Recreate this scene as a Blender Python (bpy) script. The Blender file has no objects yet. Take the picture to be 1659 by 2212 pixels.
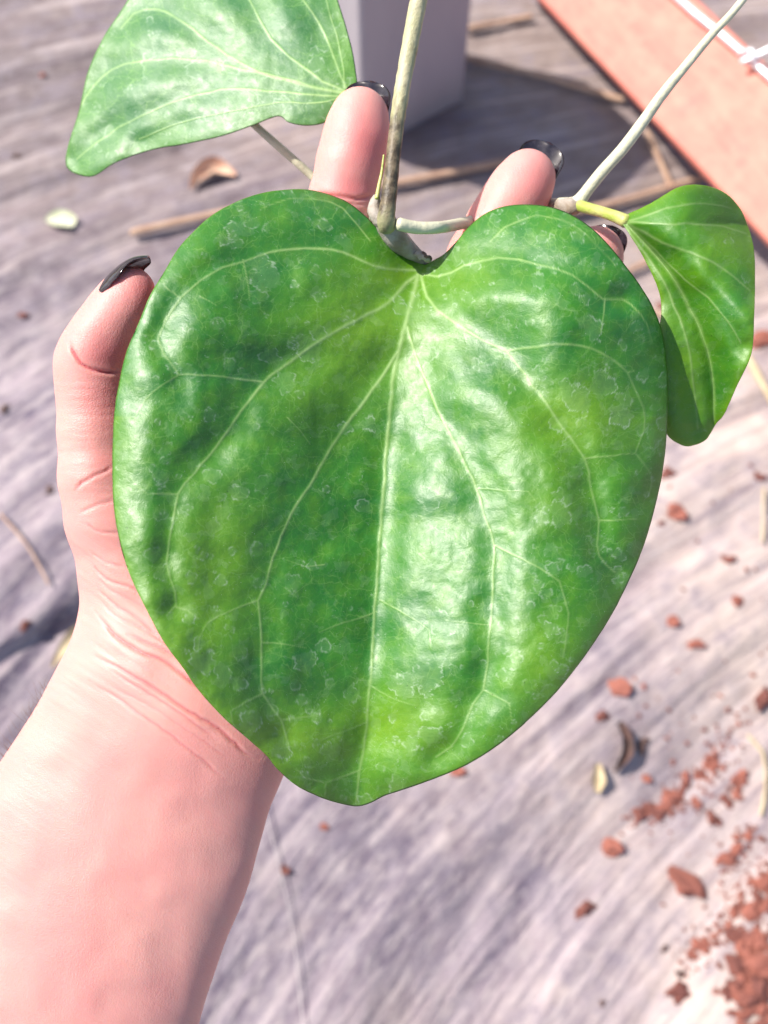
import bpy, math, random
import numpy as np
from mathutils import Vector, Matrix
random.seed(7); rng = np.random.default_rng(11)
SC = bpy.context.scene; COL = SC.collection

# ------------------------------------------------------------------ camera, light, exposure
F = 2372.0; CX, CY = 829.5, 1106.0; H = 0.80; TH = math.radians(22.5)
cam_d = bpy.data.cameras.new('camera'); cam = bpy.data.objects.new('camera', cam_d); COL.objects.link(cam)
cam.location = (0, 0, H); cam.rotation_euler = (TH, 0, 0)
cam_d.sensor_fit = 'VERTICAL'; cam_d.sensor_height = 36; cam_d.sensor_width = 27; cam_d.lens = 36 * F / 2212
cam_d.clip_start = 0.01; cam_d.clip_end = 60
cam_d.dof.use_dof = True; cam_d.dof.focus_distance = 0.262; cam_d.dof.aperture_fstop = 14.0
SC.camera = cam
SUN_EL = math.radians(50); SUN_AZ = math.radians(-70)      # azimuth clockwise from +Y
w = bpy.data.worlds.new('World'); SC.world = w; w.use_nodes = True
nt = w.node_tree; bg = nt.nodes['Background']; sky = nt.nodes.new('ShaderNodeTexSky'); sky.sky_type = 'NISHITA'
sky.sun_disc = False; sky.sun_elevation = SUN_EL; sky.sun_rotation = SUN_AZ; sky.dust_density = 2.0; sky.ozone_density = 1.0
nt.links.new(sky.outputs[0], bg.inputs[0]); bg.inputs[1].default_value = 0.105
sd = bpy.data.lights.new('sun', 'SUN'); sd.energy = 4.1; sd.angle = math.radians(0.5); sd.color = (1, .945, .86)
so = bpy.data.objects.new('sun', sd); COL.objects.link(so)
sdir = Vector((math.sin(SUN_AZ) * math.cos(SUN_EL), math.cos(SUN_AZ) * math.cos(SUN_EL), math.sin(SUN_EL)))
so.rotation_euler = sdir.to_track_quat('Z', 'Y').to_euler(); so.location = sdir * 3
SC.view_settings.view_transform = 'Standard'; SC.view_settings.look = 'None'; SC.view_settings.exposure = 0.95; SC.view_settings.gamma = 1

# ------------------------------------------------------------------ helpers
CR = np.array([1, 0, 0.]); CU = np.array([0, math.cos(TH), math.sin(TH)]); CF = np.array([0, math.sin(TH), -math.cos(TH)])
CAM = np.array([0, 0, H])
def at(u, v, d):
    "point at distance d in front of the lens, seen at (u, v) of the 1659 x 2212 photograph"
    u = np.asarray(u, float); v = np.asarray(v, float); d = np.asarray(d, float)
    return CAM + (d[..., None]) * (CF + ((u - CX) / F)[..., None] * CR + ((CY - v) / F)[..., None] * CU)
def on_ground(u, v, z=0.0):
    r = CF + (u - CX) / F * CR + (CY - v) / F * CU
    return CAM + r * ((z - H) / r[2])
def to_px(P):
    q = P - CAM; d = q @ CF
    return CX + F * (q @ CR) / d, CY - F * (q @ CU) / d, d
def catmull(pts, step, closed=False):
    P = np.asarray(pts, float); n = len(P); out = []
    for i in range(n if closed else n - 1):
        if closed: a, b, c, e = P[(i-1) % n], P[i], P[(i+1) % n], P[(i+2) % n]
        else: a, b, c, e = P[max(i-1, 0)], P[i], P[i+1], P[min(i+2, n-1)]
        m = max(1, int(np.linalg.norm(c[:2] - b[:2]) / step))
        for k in range(m):
            t = k / m
            out.append(.5 * (2*b + (c-a)*t + (2*a - 5*b + 4*c - e)*t*t + (3*b - a - 3*c + e)*t**3))
    if not closed: out.append(P[-1])
    return np.array(out)
def hash2(ix, iy, s):
    h = np.sin(ix * 127.1 + iy * 311.7 + s * 74.7) * 43758.5453
    return h - np.floor(h)
def noise2(x, y, s=0):
    ix = np.floor(x); iy = np.floor(y); fx = x - ix; fy = y - iy
    fx = fx*fx*fx*(fx*(fx*6-15)+10); fy = fy*fy*fy*(fy*(fy*6-15)+10)
    a = hash2(ix, iy, s); b = hash2(ix+1, iy, s); c = hash2(ix, iy+1, s); d = hash2(ix+1, iy+1, s)
    return (a*(1-fx)+b*fx)*(1-fy) + (c*(1-fx)+d*fx)*fy - .5
def fbm(x, y, s=0, o=3):
    t = 0
    for k in range(o): t = t + noise2(x*2**k, y*2**k, s+k*7) / 2**k
    return t
def seg_dist(X, Y, pts):
    "distance to a polyline and the fraction along it of the nearest point"
    pts = np.asarray(pts, float); best = np.full(X.shape, 1e9); fr = np.zeros(X.shape)
    L = np.r_[0, np.cumsum(np.hypot(*(pts[1:, :2] - pts[:-1, :2]).T))]; T = L[-1]
    for i in range(len(pts) - 1):
        ax, ay = pts[i, :2]; bx, by = pts[i+1, :2]; dx, dy = bx-ax, by-ay; l2 = dx*dx + dy*dy + 1e-9
        t = np.clip(((X-ax)*dx + (Y-ay)*dy) / l2, 0, 1)
        d = np.hypot(X - ax - t*dx, Y - ay - t*dy); m = d < best
        best[m] = d[m]; fr[m] = ((L[i] + t*math.sqrt(l2)) / T)[m]
    return best, fr
def mesh_np(name, V, faces4=None, faces3=None):
    me = bpy.data.meshes.new(name); V = np.asarray(V, np.float32)
    me.vertices.add(len(V)); me.vertices.foreach_set('co', V.ravel())
    f4 = np.zeros((0, 4), int) if faces4 is None else np.asarray(faces4); f3 = np.zeros((0, 3), int) if faces3 is None else np.asarray(faces3)
    nl = len(f4)*4 + len(f3)*3
    me.loops.add(nl); me.polygons.add(len(f4) + len(f3))
    me.loops.foreach_set('vertex_index', np.r_[f4.ravel(), f3.ravel()].astype(np.int32))
    me.polygons.foreach_set('loop_start', np.r_[np.arange(len(f4))*4, len(f4)*4 + np.arange(len(f3))*3].astype(np.int32))
    me.update(calc_edges=True); me.validate()
    me.polygons.foreach_set('use_smooth', np.ones(len(me.polygons), bool))
    return me
def attr(me, name, arr, kind='FLOAT'):
    a = me.attributes.new(name, kind, 'POINT')
    if kind == 'FLOAT': a.data.foreach_set('value', np.asarray(arr, np.float32))
    else: a.data.foreach_set('vector', np.asarray(arr, np.float32).ravel())
def link(name, me, mat, parent=None):
    o = bpy.data.objects.new(name, me); COL.objects.link(o)
    if mat and len(me.materials) == 0: me.materials.append(mat)
    if parent: o.parent = parent; o.matrix_parent_inverse = Matrix.Translation(parent.location).inverted()
    return o
def tag(o, label=None, cat=None, group=None, kind=None):
    if label: o['label'] = label
    if cat: o['category'] = cat
    if group: o['group'] = group
    if kind: o['kind'] = kind
    return o
def tube_np(P, R, sides=14, flat=None, bumpy=0.0, seed=0, tangent_caps=True):
    "sweep a round (or flattened) section along P (n x 3) with radii R; ends closed by a rounded cap"
    P = np.asarray(P, float); R = np.asarray(R, float)
    T = np.gradient(P, axis=0); T /= np.linalg.norm(T, axis=1)[:, None]
    if tangent_caps:
        a = [(P[0] - T[0]*R[0]*s, R[0]*c) for s, c in ((.55, .45), (.35, .78), (.15, .94))]
        b = [(P[-1] + T[-1]*R[-1]*s, R[-1]*c) for s, c in ((.15, .94), (.35, .78), (.55, .45))]
        P = np.vstack([[q[0] for q in a], P, [q[0] for q in b]]); T = np.vstack([[T[0]]*3, T, [T[-1]]*3])
        R = np.r_[[q[1] for q in a], R, [q[1] for q in b]]
    ref = np.array([0.13, .31, .94]); n = len(P); V = []
    N = np.cross(T[0], ref); N /= np.linalg.norm(N)
    for i in range(n):
        N = N - T[i]*(N @ T[i]); N /= np.linalg.norm(N); B = np.cross(T[i], N)
        for k in range(sides):
            a = 2*math.pi*k/sides; r = R[i]
            if bumpy: r = r * (1 + bumpy*(noise2(np.float64(i*.45), np.float64(k*.9), seed)))
            V.append(P[i] + N*math.cos(a)*r*(flat or 1) + B*math.sin(a)*r)
    f = [[i*sides+k, i*sides+(k+1) % sides, (i+1)*sides+(k+1) % sides, (i+1)*sides+k] for i in range(n-1) for k in range(sides)]
    V.append(P[0]); V.append(P[-1]); c0 = n*sides; c1 = c0+1
    t = [[c0, (k+1) % sides, k] for k in range(sides)] + [[c1, (n-1)*sides+k, (n-1)*sides+(k+1) % sides] for k in range(sides)]
    return np.array(V), f, t
def tube_px(name, pts, mat, parent=None, step=12, sides=14, **kw):
    "pts: (u, v, distance, radius in photo px at that distance)"
    C = catmull(pts, step); V, f, t = tube_np(at(C[:, 0], C[:, 1], C[:, 2]), C[:, 3]*C[:, 2]/F, sides, **kw)
    return link(name, mesh_np(name, V, f, t), mat, parent)
def box_mesh(name, A, ex, ey, ez, bevel=0.0):
    "box with corner A and edge vectors ex, ey, ez, its edges chamfered"
    import bmesh
    bm = bmesh.new(); A, ex, ey, ez = map(Vector, (A, ex, ey, ez))
    v = [bm.verts.new(A + ex*i + ey*j + ez*k) for i in (0, 1) for j in (0, 1) for k in (0, 1)]
    for q in ((0,1,3,2), (4,6,7,5), (0,4,5,1), (2,3,7,6), (0,2,6,4), (1,5,7,3)): bm.faces.new([v[i] for i in q])
    bmesh.ops.recalc_face_normals(bm, faces=bm.faces)
    if bevel: bmesh.ops.bevel(bm, geom=bm.edges[:] + bm.verts[:], offset=bevel, segments=3, affect='EDGES', profile=.5)
    me = bpy.data.meshes.new(name); bm.to_mesh(me); bm.free(); return me

# ------------------------------------------------------------------ materials
class NT:
    def __init__(s, name):
        s.m = bpy.data.materials.new(name); s.m.use_nodes = True; s.t = s.m.node_tree; s.b = s.t.nodes['Principled BSDF']; s.out = s.t.nodes['Material Output']
    def n(s, typ, **kw):
        nd = s.t.nodes.new('ShaderNode' + typ)
        for k, v in kw.items():
            if k.startswith('_'): setattr(nd, k[1:], v)
            else: s.set(nd.inputs[k.replace('__', ' ')] if not k.startswith('i') or not k[1:].isdigit() else nd.inputs[int(k[1:])], v)
        return nd
    def set(s, sock, v):
        if isinstance(v, bpy.types.NodeSocket): s.t.links.new(v, sock)
        else: sock.default_value = v
    def noise(s, vec, scale, detail=3, rough=.5, dist=0):
        return s.n('TexNoise', Vector=vec, Scale=scale, Detail=detail, Roughness=rough, Distortion=dist).outputs[0]
    def ramp(s, fac, a, b, lo=0.0, hi=1.0):
        return s.n('MapRange', i0=fac, i1=a, i2=b, i3=lo, i4=hi).outputs[0]
    def mix(s, fac, a, b):
        nd = s.t.nodes.new('ShaderNodeMix'); nd.data_type = 'RGBA'
        s.set(nd.inputs[0], fac); s.set(nd.inputs[6], a if isinstance(a, bpy.types.NodeSocket) else (*a, 1)); s.set(nd.inputs[7], b if isinstance(b, bpy.types.NodeSocket) else (*b, 1))
        return nd.outputs[2]
    def math(s, op, a, b=0.0, c=0.0):
        return s.n('Math', _operation=op, i0=a, i1=b, i2=c).outputs[0]
    def attr(s, name, out='Fac'): return s.n('Attribute', _attribute_name=name).outputs[out]
    def obj(s): return s.n('TexCoord').outputs['Object']
    def map(s, vec, scale=(1,1,1), rot=(0,0,0)): return s.n('Mapping', Vector=vec, Scale=scale, Rotation=rot).outputs[0]
    def bump(s, h, strength, dist, base=None):
        nd = s.n('Bump', Height=h, Strength=strength, Distance=dist)
        if base: s.set(nd.inputs['Normal'], base)
        return nd.outputs[0]
    def p(s, **kw):
        for k, v in kw.items(): s.set(s.b.inputs[k.replace('__', ' ')], (*v, 1) if isinstance(v, tuple) and len(v) == 3 and 'Color' in k else v)
        return s

def leaf_material(name, teal=(.008, .140, .008), mid=(.036, .200, .002), lime=(.150, .315, .0003), wax=.06, rough=.45, trans=.24, seed=0.0):
    m = NT(name); fl = m.attr('flat', 'Vector'); fl = m.n('VectorMath', _operation='ADD', i0=fl, i1=(seed, seed*1.7, 0)).outputs[0]
    big = m.noise(fl, 3.2, 3, .55, .3); fine = m.noise(fl, 26, 4, .6); mott = m.noise(fl, 9, 4, .6)
    c = m.mix(m.ramp(big, .34, .66), teal, mid)
    c = m.mix(m.math('MULTIPLY', m.ramp(mott, .45, .85), .45), c, lime)
    c = m.mix(m.math('MULTIPLY', m.attr('lime'), m.ramp(fine, .2, .8, .6, 1)), c, lime)
    # faint net of small veins
    dv = m.n('VectorMath', _operation='ADD', i0=fl, i1=m.n('VectorMath', _operation='SCALE', i0=m.n('TexNoise', Vector=fl, Scale=14).outputs['Color'], Scale=.06).outputs[0]).outputs[0]
    vo = m.n('TexVoronoi', _feature='DISTANCE_TO_EDGE', Vector=dv, Scale=13).outputs['Distance']
    net = m.math('MULTIPLY', m.ramp(vo, .0, .035, 1, 0), m.ramp(mott, .35, .65, .05, .34))
    vo2 = m.n('TexVoronoi', _feature='DISTANCE_TO_EDGE', Vector=dv, Scale=5.2).outputs['Distance']; net = m.math('MAXIMUM', net, m.math('MULTIPLY', m.ramp(vo2, .0, .014, 1, 0), m.ramp(mott, .35, .6, .1, .5)))
    c = m.mix(net, c, (.20, .40, .09))
    c = m.mix(m.attr('vein'), c, (.33, .50, .16))
    # dried water residue: thin rims and faint film, closed irregular outlines
    nz = m.noise(fl, 11, 2.5, .55, .4); rim = m.ramp(m.math('ABSOLUTE', m.math('SUBTRACT', nz, .60)), 0, .005, 1, 0)
    nz2 = m.noise(m.n('VectorMath', _operation='ADD', i0=fl, i1=(5.3, 2.2, 1)).outputs[0], 19, 2.5, .55, .5); rim2 = m.ramp(m.math('ABSOLUTE', m.math('SUBTRACT', nz2, .62)), 0, .008, 1, 0)
    brk = m.ramp(m.noise(fl, 30, 2), .46, .62)
    rims = m.math('MULTIPLY', m.math('MAXIMUM', rim, rim2), brk)
    film = m.math('MAXIMUM', m.math('MULTIPLY', m.ramp(nz, .60, .61), .05), m.attr('film'))
    dust = m.math('MULTIPLY', m.ramp(m.noise(fl, 95, 3, .7), .55, .8), wax)
    cover = m.math('MAXIMUM', m.math('MULTIPLY', rims, .28), m.math('MAXIMUM', film, dust))
    c = m.mix(m.math('MINIMUM', cover, .8), c, (.52, .66, .48))
    c = m.mix(m.math('MULTIPLY', m.math('MINIMUM', m.attr('rim'), 1), .48), c, (.66, .78, .60))
    spk = m.n('TexVoronoi', Vector=fl, Scale=34).outputs['Distance']
    c = m.mix(m.ramp(spk, .035, .05, .6, 0), c, (.8, .85, .75))
    dk = m.n('TexVoronoi', Vector=m.n('VectorMath', _operation='ADD', i0=fl, i1=(2, 9, 0)).outputs[0], Scale=11).outputs['Distance']
    c = m.mix(m.ramp(dk, .03, .05, .6, 0), c, (.02, .04, .01))
    bh = m.math('ADD', m.math('MULTIPLY', fine, .5), m.math('ADD', m.math('MULTIPLY', m.noise(fl, 80, 4, .7), .25), m.math('MULTIPLY', cover, .25)))
    nb = m.bump(bh, .38, .0006)
    rg = m.math('ADD', m.ramp(fine, .3, .7, rough-.05, rough+.08), m.math('MULTIPLY', cover, .25))
    m.p(Base__Color=c, Roughness=rg, Normal=nb, IOR=1.55); m.b.inputs['Specular IOR Level'].default_value = .78
    tr = m.n('BsdfTranslucent', Color=m.mix(.5, c, (.10, .45, .01)), Normal=nb)
    ms = m.n('MixShader', i0=trans, i1=m.b.outputs[0], i2=tr.outputs[0]); m.t.links.new(ms.outputs[0], m.out.inputs[0]); return m.m
M_leaf = leaf_material('leaf_green')
M_leaf2 = leaf_material('leaf_waxy', teal=(.025, .14, .03), mid=(.045, .175, .025), lime=(.08, .22, .008), wax=.22, rough=.5, trans=.1, seed=3.1)
M_leaf3 = leaf_material('leaf_fresh', teal=(.03, .20, .02), mid=(.08, .27, .006), lime=(.20, .40, .002), wax=.05, rough=.45, trans=.42, seed=7.7)

def skin_material():
    m = NT('skin'); o = m.obj(); red = m.attr('red')
    blot = m.noise(o, 40, 4, .6); c = m.mix(m.ramp(blot, .35, .65), (.61, .305, .265), (.62, .27, .245))
    c = m.mix(m.math('MULTIPLY', m.ramp(m.noise(o, 150, 3, .6), .5, .7), .25), c, (.60, .27, .24))
    c = m.mix(red, c, (.52, .11, .12))
    lines = m.noise(m.map(o, (1400, 500, 900), (0, 0, .6)), 1, 3, .6)
    pores = m.n('TexVoronoi', _feature='DISTANCE_TO_EDGE', Vector=o, Scale=1500).outputs['Distance']
    h = m.math('ADD', m.math('MULTIPLY', lines, .7), m.math('MULTIPLY', m.ramp(pores, 0, .25), .35))
    m.p(Base__Color=c, Roughness=.5, Normal=m.bump(m.math('MULTIPLY', h, m.ramp(m.noise(o, 55, 3), .35, .65, .35, 1.1)), .5, .00022)); m.b.inputs['Specular IOR Level'].default_value = .4
    m.b.inputs['Subsurface Weight'].default_value = .5; m.b.inputs['Subsurface Radius'].default_value = (1, .35, .2); m.b.inputs['Subsurface Scale'].default_value = .006
    return m.m
M_skin = skin_material()
m = NT('black_nail_polish'); m.p(Base__Color=m.mix(m.ramp(m.noise(m.obj(), 900, 2), .4, .7), (.010, .007, .012), (.025, .02, .028)), Roughness=.14); m.b.inputs['Coat Weight'].default_value = .6; M_nail = m.m
m = NT('nail_underside'); m.p(Base__Color=(.12, .085, .085), Roughness=.3); M_nail_u = m.m

def stem_material(name, a, b, scale=160, rough=.55):
    m = NT(name); o = m.obj(); n1 = m.noise(o, scale, 4, .65); n2 = m.noise(o, scale*5, 3, .7)
    c = m.mix(m.ramp(n1, .35, .65), a, b); c = m.mix(m.math('MULTIPLY', m.ramp(n2, .55, .75), .4), c, tuple(x*.45 for x in b))
    m.p(Base__Color=c, Roughness=rough, Normal=m.bump(m.math('ADD', n1, n2), .5, .0006)); return m
m = stem_material('stem_woody', (.33, .32, .16), (.42, .38, .24), 120); o = m.attr('dark')
src = m.b.inputs['Base Color'].links[0].from_socket
m.p(Base__Color=m.mix(o, src, m.mix(m.ramp(m.noise(m.obj(), 300, 4, .7), .4, .6), (.05, .035, .02), (.16, .12, .07)))); M_woody = m.m
M_pale = stem_material('stem_pale', (.60, .58, .42), (.50, .48, .33), 90, .45).m
M_petiole = stem_material('petiole_grey', (.38, .345, .31), (.22, .17, .12), 160, .6).m
M_greenst = stem_material('petiole_green', (.30, .38, .06), (.45, .42, .16), 140, .45).m
M_scab = stem_material('leaf_scar', (.06, .03, .02), (.16, .10, .08), 900, .8).m
M_stalk = stem_material('dry_stalk', (.34, .20, .135), (.44, .29, .20), 70, .7).m
M_straw = stem_material('dry_straw', (.55, .45, .29), (.42, .32, .19), 70, .7).m
M_dryleaf = stem_material('dry_leaf', (.62, .45, .33), (.42, .22, .15), 60, .7).m
M_greenbit = stem_material('green_litter', (.45, .48, .30), (.5, .5, .38), 60, .7).m
M_dark = stem_material('dark_litter', (.06, .035, .03), (.13, .07, .06), 90, .8).m
M_chip = stem_material('red_chip', (.21, .055, .038), (.36, .14, .10), 110, .85).m
M_chip2 = stem_material('red_chip_dark', (.10, .033, .03), (.25, .085, .06), 110, .85).m
M_stringm = stem_material('pale_thread', (.36, .32, .32), (.42, .38, .37), 60, .7).m

def ground_material():
    m = NT('weed_fabric'); o = m.obj(); s = m.attr('fold', 'Vector')
    streak = m.noise(m.n('VectorMath', _operation='MULTIPLY', i0=s, i1=(1, .11, 1)).outputs[0], 62, 5, .62, .25)
    band = m.noise(m.n('VectorMath', _operation='MULTIPLY', i0=s, i1=(1, .22, 1)).outputs[0], 11, 3, .6, .4)
    fine = m.noise(m.n('VectorMath', _operation='MULTIPLY', i0=s, i1=(1, .35, 1)).outputs[0], 150, 4, .65)
    blot = m.noise(o, 7, 4, .6); spots = m.noise(o, 45, 4, .65)
    c = m.mix(m.ramp(streak, .42, .58), (.080, .058, .092), (.29, .23, .255))
    c = m.mix(m.math('MULTIPLY', m.ramp(band, .38, .56, .8, 0), 1), c, (.085, .065, .095))
    c = m.mix(m.math('MULTIPLY', m.ramp(fine, .45, .7), .5), c, (.42, .36, .345))
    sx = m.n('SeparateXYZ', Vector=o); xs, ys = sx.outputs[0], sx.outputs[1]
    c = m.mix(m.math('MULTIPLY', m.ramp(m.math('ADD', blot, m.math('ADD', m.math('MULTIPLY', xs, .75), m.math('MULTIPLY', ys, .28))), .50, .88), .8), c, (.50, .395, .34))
    c = m.mix(m.math('MULTIPLY', m.ramp(m.math('ADD', ys, m.math('MULTIPLY', blot, .3)), .60, .80), .72), c, (.115, .082, .075))  # shade between post and board painted into the far fabric as brown
    c = m.mix(m.math('MULTIPLY', m.ramp(spots, .52, .70), .6), c, (.12, .09, .125))
    st2 = m.noise(m.n('VectorMath', _operation='MULTIPLY', i0=s, i1=(1, .07, 1)).outputs[0], 105, 4, .6, .15)
    c = m.mix(m.math('MULTIPLY', m.ramp(st2, .52, .66), .62), c, (.14, .105, .13))
    c = m.mix(m.math('MULTIPLY', m.ramp(st2, .46, .36), .35), c, (.48, .40, .385))
    weave = m.math('MULTIPLY', m.n('TexWave', Vector=s, Scale=170, Distortion=.6, Detail=1).outputs[1], 1)
    wt = m.math('MULTIPLY', weave, m.ramp(spots, .4, .6))
    c = m.mix(m.math('MULTIPLY', wt, .18), c, (.6, .55, .56))
    h = m.math('ADD', m.math('MULTIPLY', streak, 1.2), m.math('ADD', m.math('MULTIPLY', fine, .5), m.math('MULTIPLY', spots, .5)))
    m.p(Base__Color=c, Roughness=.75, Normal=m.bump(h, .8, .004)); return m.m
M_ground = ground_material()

# ------------------------------------------------------------------ ground sheet
def fold_coords(x, y):
    return -.80*x + .60*y + .7*x*y + .25*y*y, .62*x + .78*y
edge_a, edge_b = on_ground(-60, 1462)[:2], on_ground(270, 1262)[:2]
def ground_h(x, y):
    s, t = fold_coords(x, y)
    wv = s + .035*noise2(x*4, y*4, 3)
    h = .030*noise2(wv*8, t*1.3, 1) + .011*noise2(wv*22 + 5, t*3, 2) + .0062*noise2(wv*55, t*3.5, 4) + .0016*noise2(x*70, y*70, 5)
    ex, ey = edge_b - edge_a; l = math.hypot(ex, ey); nx, ny = -ey/l, ex/l
    q = (x - edge_a[0])*nx + (y - edge_a[1])*ny + .006*noise2(x*15, y*15, 9); al = ((x - edge_a[0])*ex + (y - edge_a[1])*ey)/l/l
    k = np.clip(1.6 - al, 0, 1)
    h = h + k*.013*(1/(1 + np.exp(-np.clip(q/.0012, -40, 40))))*np.exp(-np.clip(q, 0, 1)/.06) - k*.006*np.exp(-(q/.01)**2)
    return h
g = np.linspace(-1, 1, 641); warp = np.sign(g)*(.42*np.abs(g) + 3.2*np.abs(g)**7)
gx, gy = np.meshgrid(warp, warp + .42); fade = np.exp(-np.maximum(0, np.hypot(gx, gy - .42) - .9)**2/.2)
gz = ground_h(gx, gy)*fade
n = len(g); idx = np.arange(n*n).reshape(n, n)
gm = mesh_np('ground', np.c_[gx.ravel(), gy.ravel(), gz.ravel()], np.c_[idx[:-1, :-1].ravel(), idx[:-1, 1:].ravel(), idx[1:, 1:].ravel(), idx[1:, :-1].ravel()])
s, t = fold_coords(gx.ravel(), gy.ravel()); attr(gm, 'fold', np.c_[s, t, 0*s], 'FLOAT_VECTOR')
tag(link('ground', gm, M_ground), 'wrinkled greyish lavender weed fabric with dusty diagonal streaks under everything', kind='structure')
def gp(u, v, up=0.0):
    p = on_ground(u, v, 0.0)
    for _ in range(3):
        z = float(ground_h(np.float64(p[0]), np.float64(p[1]))); p = on_ground(u, v, z + up)
    return p

# ------------------------------------------------------------------ post
A = on_ground(786, 338); B = on_ground(1002, 214); e1 = B - A; e1[2] = 0; Lp = np.linalg.norm(e1)
e2 = np.array([-e1[1], e1[0], 0.]); PH = .25
m = NT('post_vinyl'); o = m.obj(); c = m.mix(m.ramp(m.noise(m.map(o, (9, 9, 2)), 3, 4, .6), .4, .65), (.36, .325, .35), (.40, .365, .385))
c = m.mix(m.ramp(m.n('SeparateXYZ', Vector=o).outputs[2], 0, .05, .45, 0), c, (.35, .28, .25))
m.p(Base__Color=c, Roughness=.5, Normal=m.bump(m.noise(o, 60, 3), .1, .001)); M_post = m.m
pm = box_mesh('post', (0, 0, -.02), tuple(e1), tuple(e2), (0, 0, PH), .004); po = link('square_post', pm, M_post); po.location = (A[0], A[1], 0)
tag(po, 'square white vinyl post standing on the ground behind the main stem', 'post')

# ------------------------------------------------------------------ painted board
def plank():
    P00 = at(1130, -40, 1.045); P01 = at(1700, 566, .87)         # lower-left long edge, far to near
    Q00 = at(1460, -48, .965)
    ax = P01 - P00; L = np.linalg.norm(ax); ax /= L; wd = Q00 - P00; wd -= ax*(wd @ ax); W = np.linalg.norm(wd); wd /= W
    nz = np.cross(ax, wd); nz *= np.sign(nz[2]); return P00 - ax*.01, ax, wd, nz, L + .25, W
P0, ax, wd, nz, L, W = plank()
m = NT('board_paint'); o = m.attr('flat', 'Vector'); gr = m.noise(m.n('VectorMath', _operation='MULTIPLY', i0=o, i1=(14, 90, 14)).outputs[0], 1, 4, .6, .8); mo = m.noise(o, 55, 4, .65)
c = m.mix(m.ramp(gr, .35, .68), (.47, .115, .085), (.54, .17, .12)); c = m.mix(m.math('MULTIPLY', m.ramp(mo, .45, .7), .6), c, (.60, .225, .16))
c = m.mix(m.math('MULTIPLY', m.ramp(m.noise(o, 22, 3), .58, .72), .6), c, (.44, .09, .08))
m.p(Base__Color=c, Roughness=.6, Normal=m.bump(m.math('ADD', gr, mo), .4, .001)); M_board = m.m
bm_ = box_mesh('board', tuple(-nz*.022), tuple(ax*L), tuple(wd*W), tuple(nz*.022), .003)
co = np.zeros(len(bm_.vertices)*3, np.float32); bm_.vertices.foreach_get('co', co); co = co.reshape(-1, 3); attr(bm_, 'flat', np.c_[co @ ax, co @ wd, co @ nz], 'FLOAT_VECTOR')
board = link('wooden_board', bm_, M_board); board.location = P0; board['axis'] = 0
tag(board, 'salmon painted wooden board slanting across the upper right corner', 'board')
m = NT('galvanised_wire'); m.p(Base__Color=m.mix(m.ramp(m.noise(m.obj(), 400, 3), .4, .6), (.80, .80, .82), (.62, .62, .66)), Roughness=.32, Metallic=.35); M_wire = m.m
def on_board(u, v, up):
    r = CF + (u - CX)/F*CR + (CY - v)/F*CU; t = ((P0 + nz*up - CAM) @ nz)/(r @ nz); return CAM + r*t
def tube3(name, pts, R, mat, parent=None, sides=12, **kw):
    V, f, t = tube_np(np.array(pts), np.full(len(pts), R) if np.isscalar(R) else R, sides, **kw); return link(name, mesh_np(name, V, f, t), mat, parent)
wr = bpy.data.objects.new('wire_rack', None); COL.objects.link(wr); wr.location = on_board(1610, 130, .004)
tag(wr, 'white metal wire with a crossing clip lying on the upper edge of the salmon board', 'wire')
tube3('long_wire', [on_board(u, v, .007) for u, v in ((1440, -26), (1500, 28), (1560, 76), (1620, 128), (1700, 200))], .0027, M_wire, wr)
tube3('cross_wire', [on_board(u, v, .012) for u, v in ((1603, 133), (1625, 125), (1660, 108), (1710, 84))], .0024, M_wire, wr)
tube3('clip', [on_board(*q) for q in ((1600, 122, .002), (1606, 112, .012), (1622, 110, .018), (1634, 128, .014), (1630, 142, .002))], .0022, M_wire, wr)

# ------------------------------------------------------------------ stalks and litter on the ground
def stalk(pts, r, label, mat=M_stalk, name='dry_stalk', lift=.004, cat='dry stalk', group=None, flat=None):
    r = r*.84
    P = [gp(u, v, lift + r) for u, v in pts]; C = catmull(P, .01) if len(P) > 2 else np.linspace(P[0], P[-1], 12)
    c = C.mean(0); V, f, t = tube_np(C - c, r*(1 + .12*np.sin(np.linspace(0, 9, len(C)))), 8, flat=flat, bumpy=.3, seed=len(bpy.data.objects))
    o = link(name, mesh_np(name, V, f, t), mat); o.location = c; tag(o, label, cat, group); return o
stalk([(285, 503), (470, 462), (860, 394), (1094, 350)], .0036, 'long straight pinkish stalk lying from left of the big leaf to behind the middle finger')
stalk([(1008, 62), (1147, 36)], .0032, 'short stalk end lying between the white post and the salmon board, highest one')
stalk([(1000, 124), (1180, 168), (1345, 216)], .0034, 'tan stalk running from the post foot under the salmon board')
stalk([(1398, 286), (1452, 408)], .0033, 'upright looking pale stalk between board and small right leaf')
stalk([(1225, 462), (1350, 432), (1515, 384)], .0036, 'brown stalk passing behind the pale vine node toward the board')
stalk([(1300, 612), (1422, 556)], .0030, 'pale stalk piece between ring finger and small right leaf')
stalk([(1380, 660), (1450, 690)], .0028, 'short pink stalk end beside the edge of the small right leaf')
stalk([(1616, 772), (1690, 905)], .0036, 'bright straw at the right border below the small right leaf', M_straw)
stalk([(1616, 1588), (1648, 1625), (1654, 1700), (1644, 1760)], .0014, 'curved pale straw at the right border beside the red rubble', M_straw)
stalk([(1650, 1056), (1647, 1170)], .0020, 'thin yellow grass blade at the right border', M_straw, 'grass_blade', cat='grass blade', flat=.4)
stalk([(560, 1700), (600, 1860), (630, 2000), (655, 2212)], .0005, 'thin pale thread lying on the fabric below the wrist', M_stringm, 'thread', cat='thread')
stalk([(0, 1110), (60, 1180), (105, 1262)], .0010, 'hair thin root curving over the fabric left of the thumb', M_stalk, 'root', cat='root')
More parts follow.
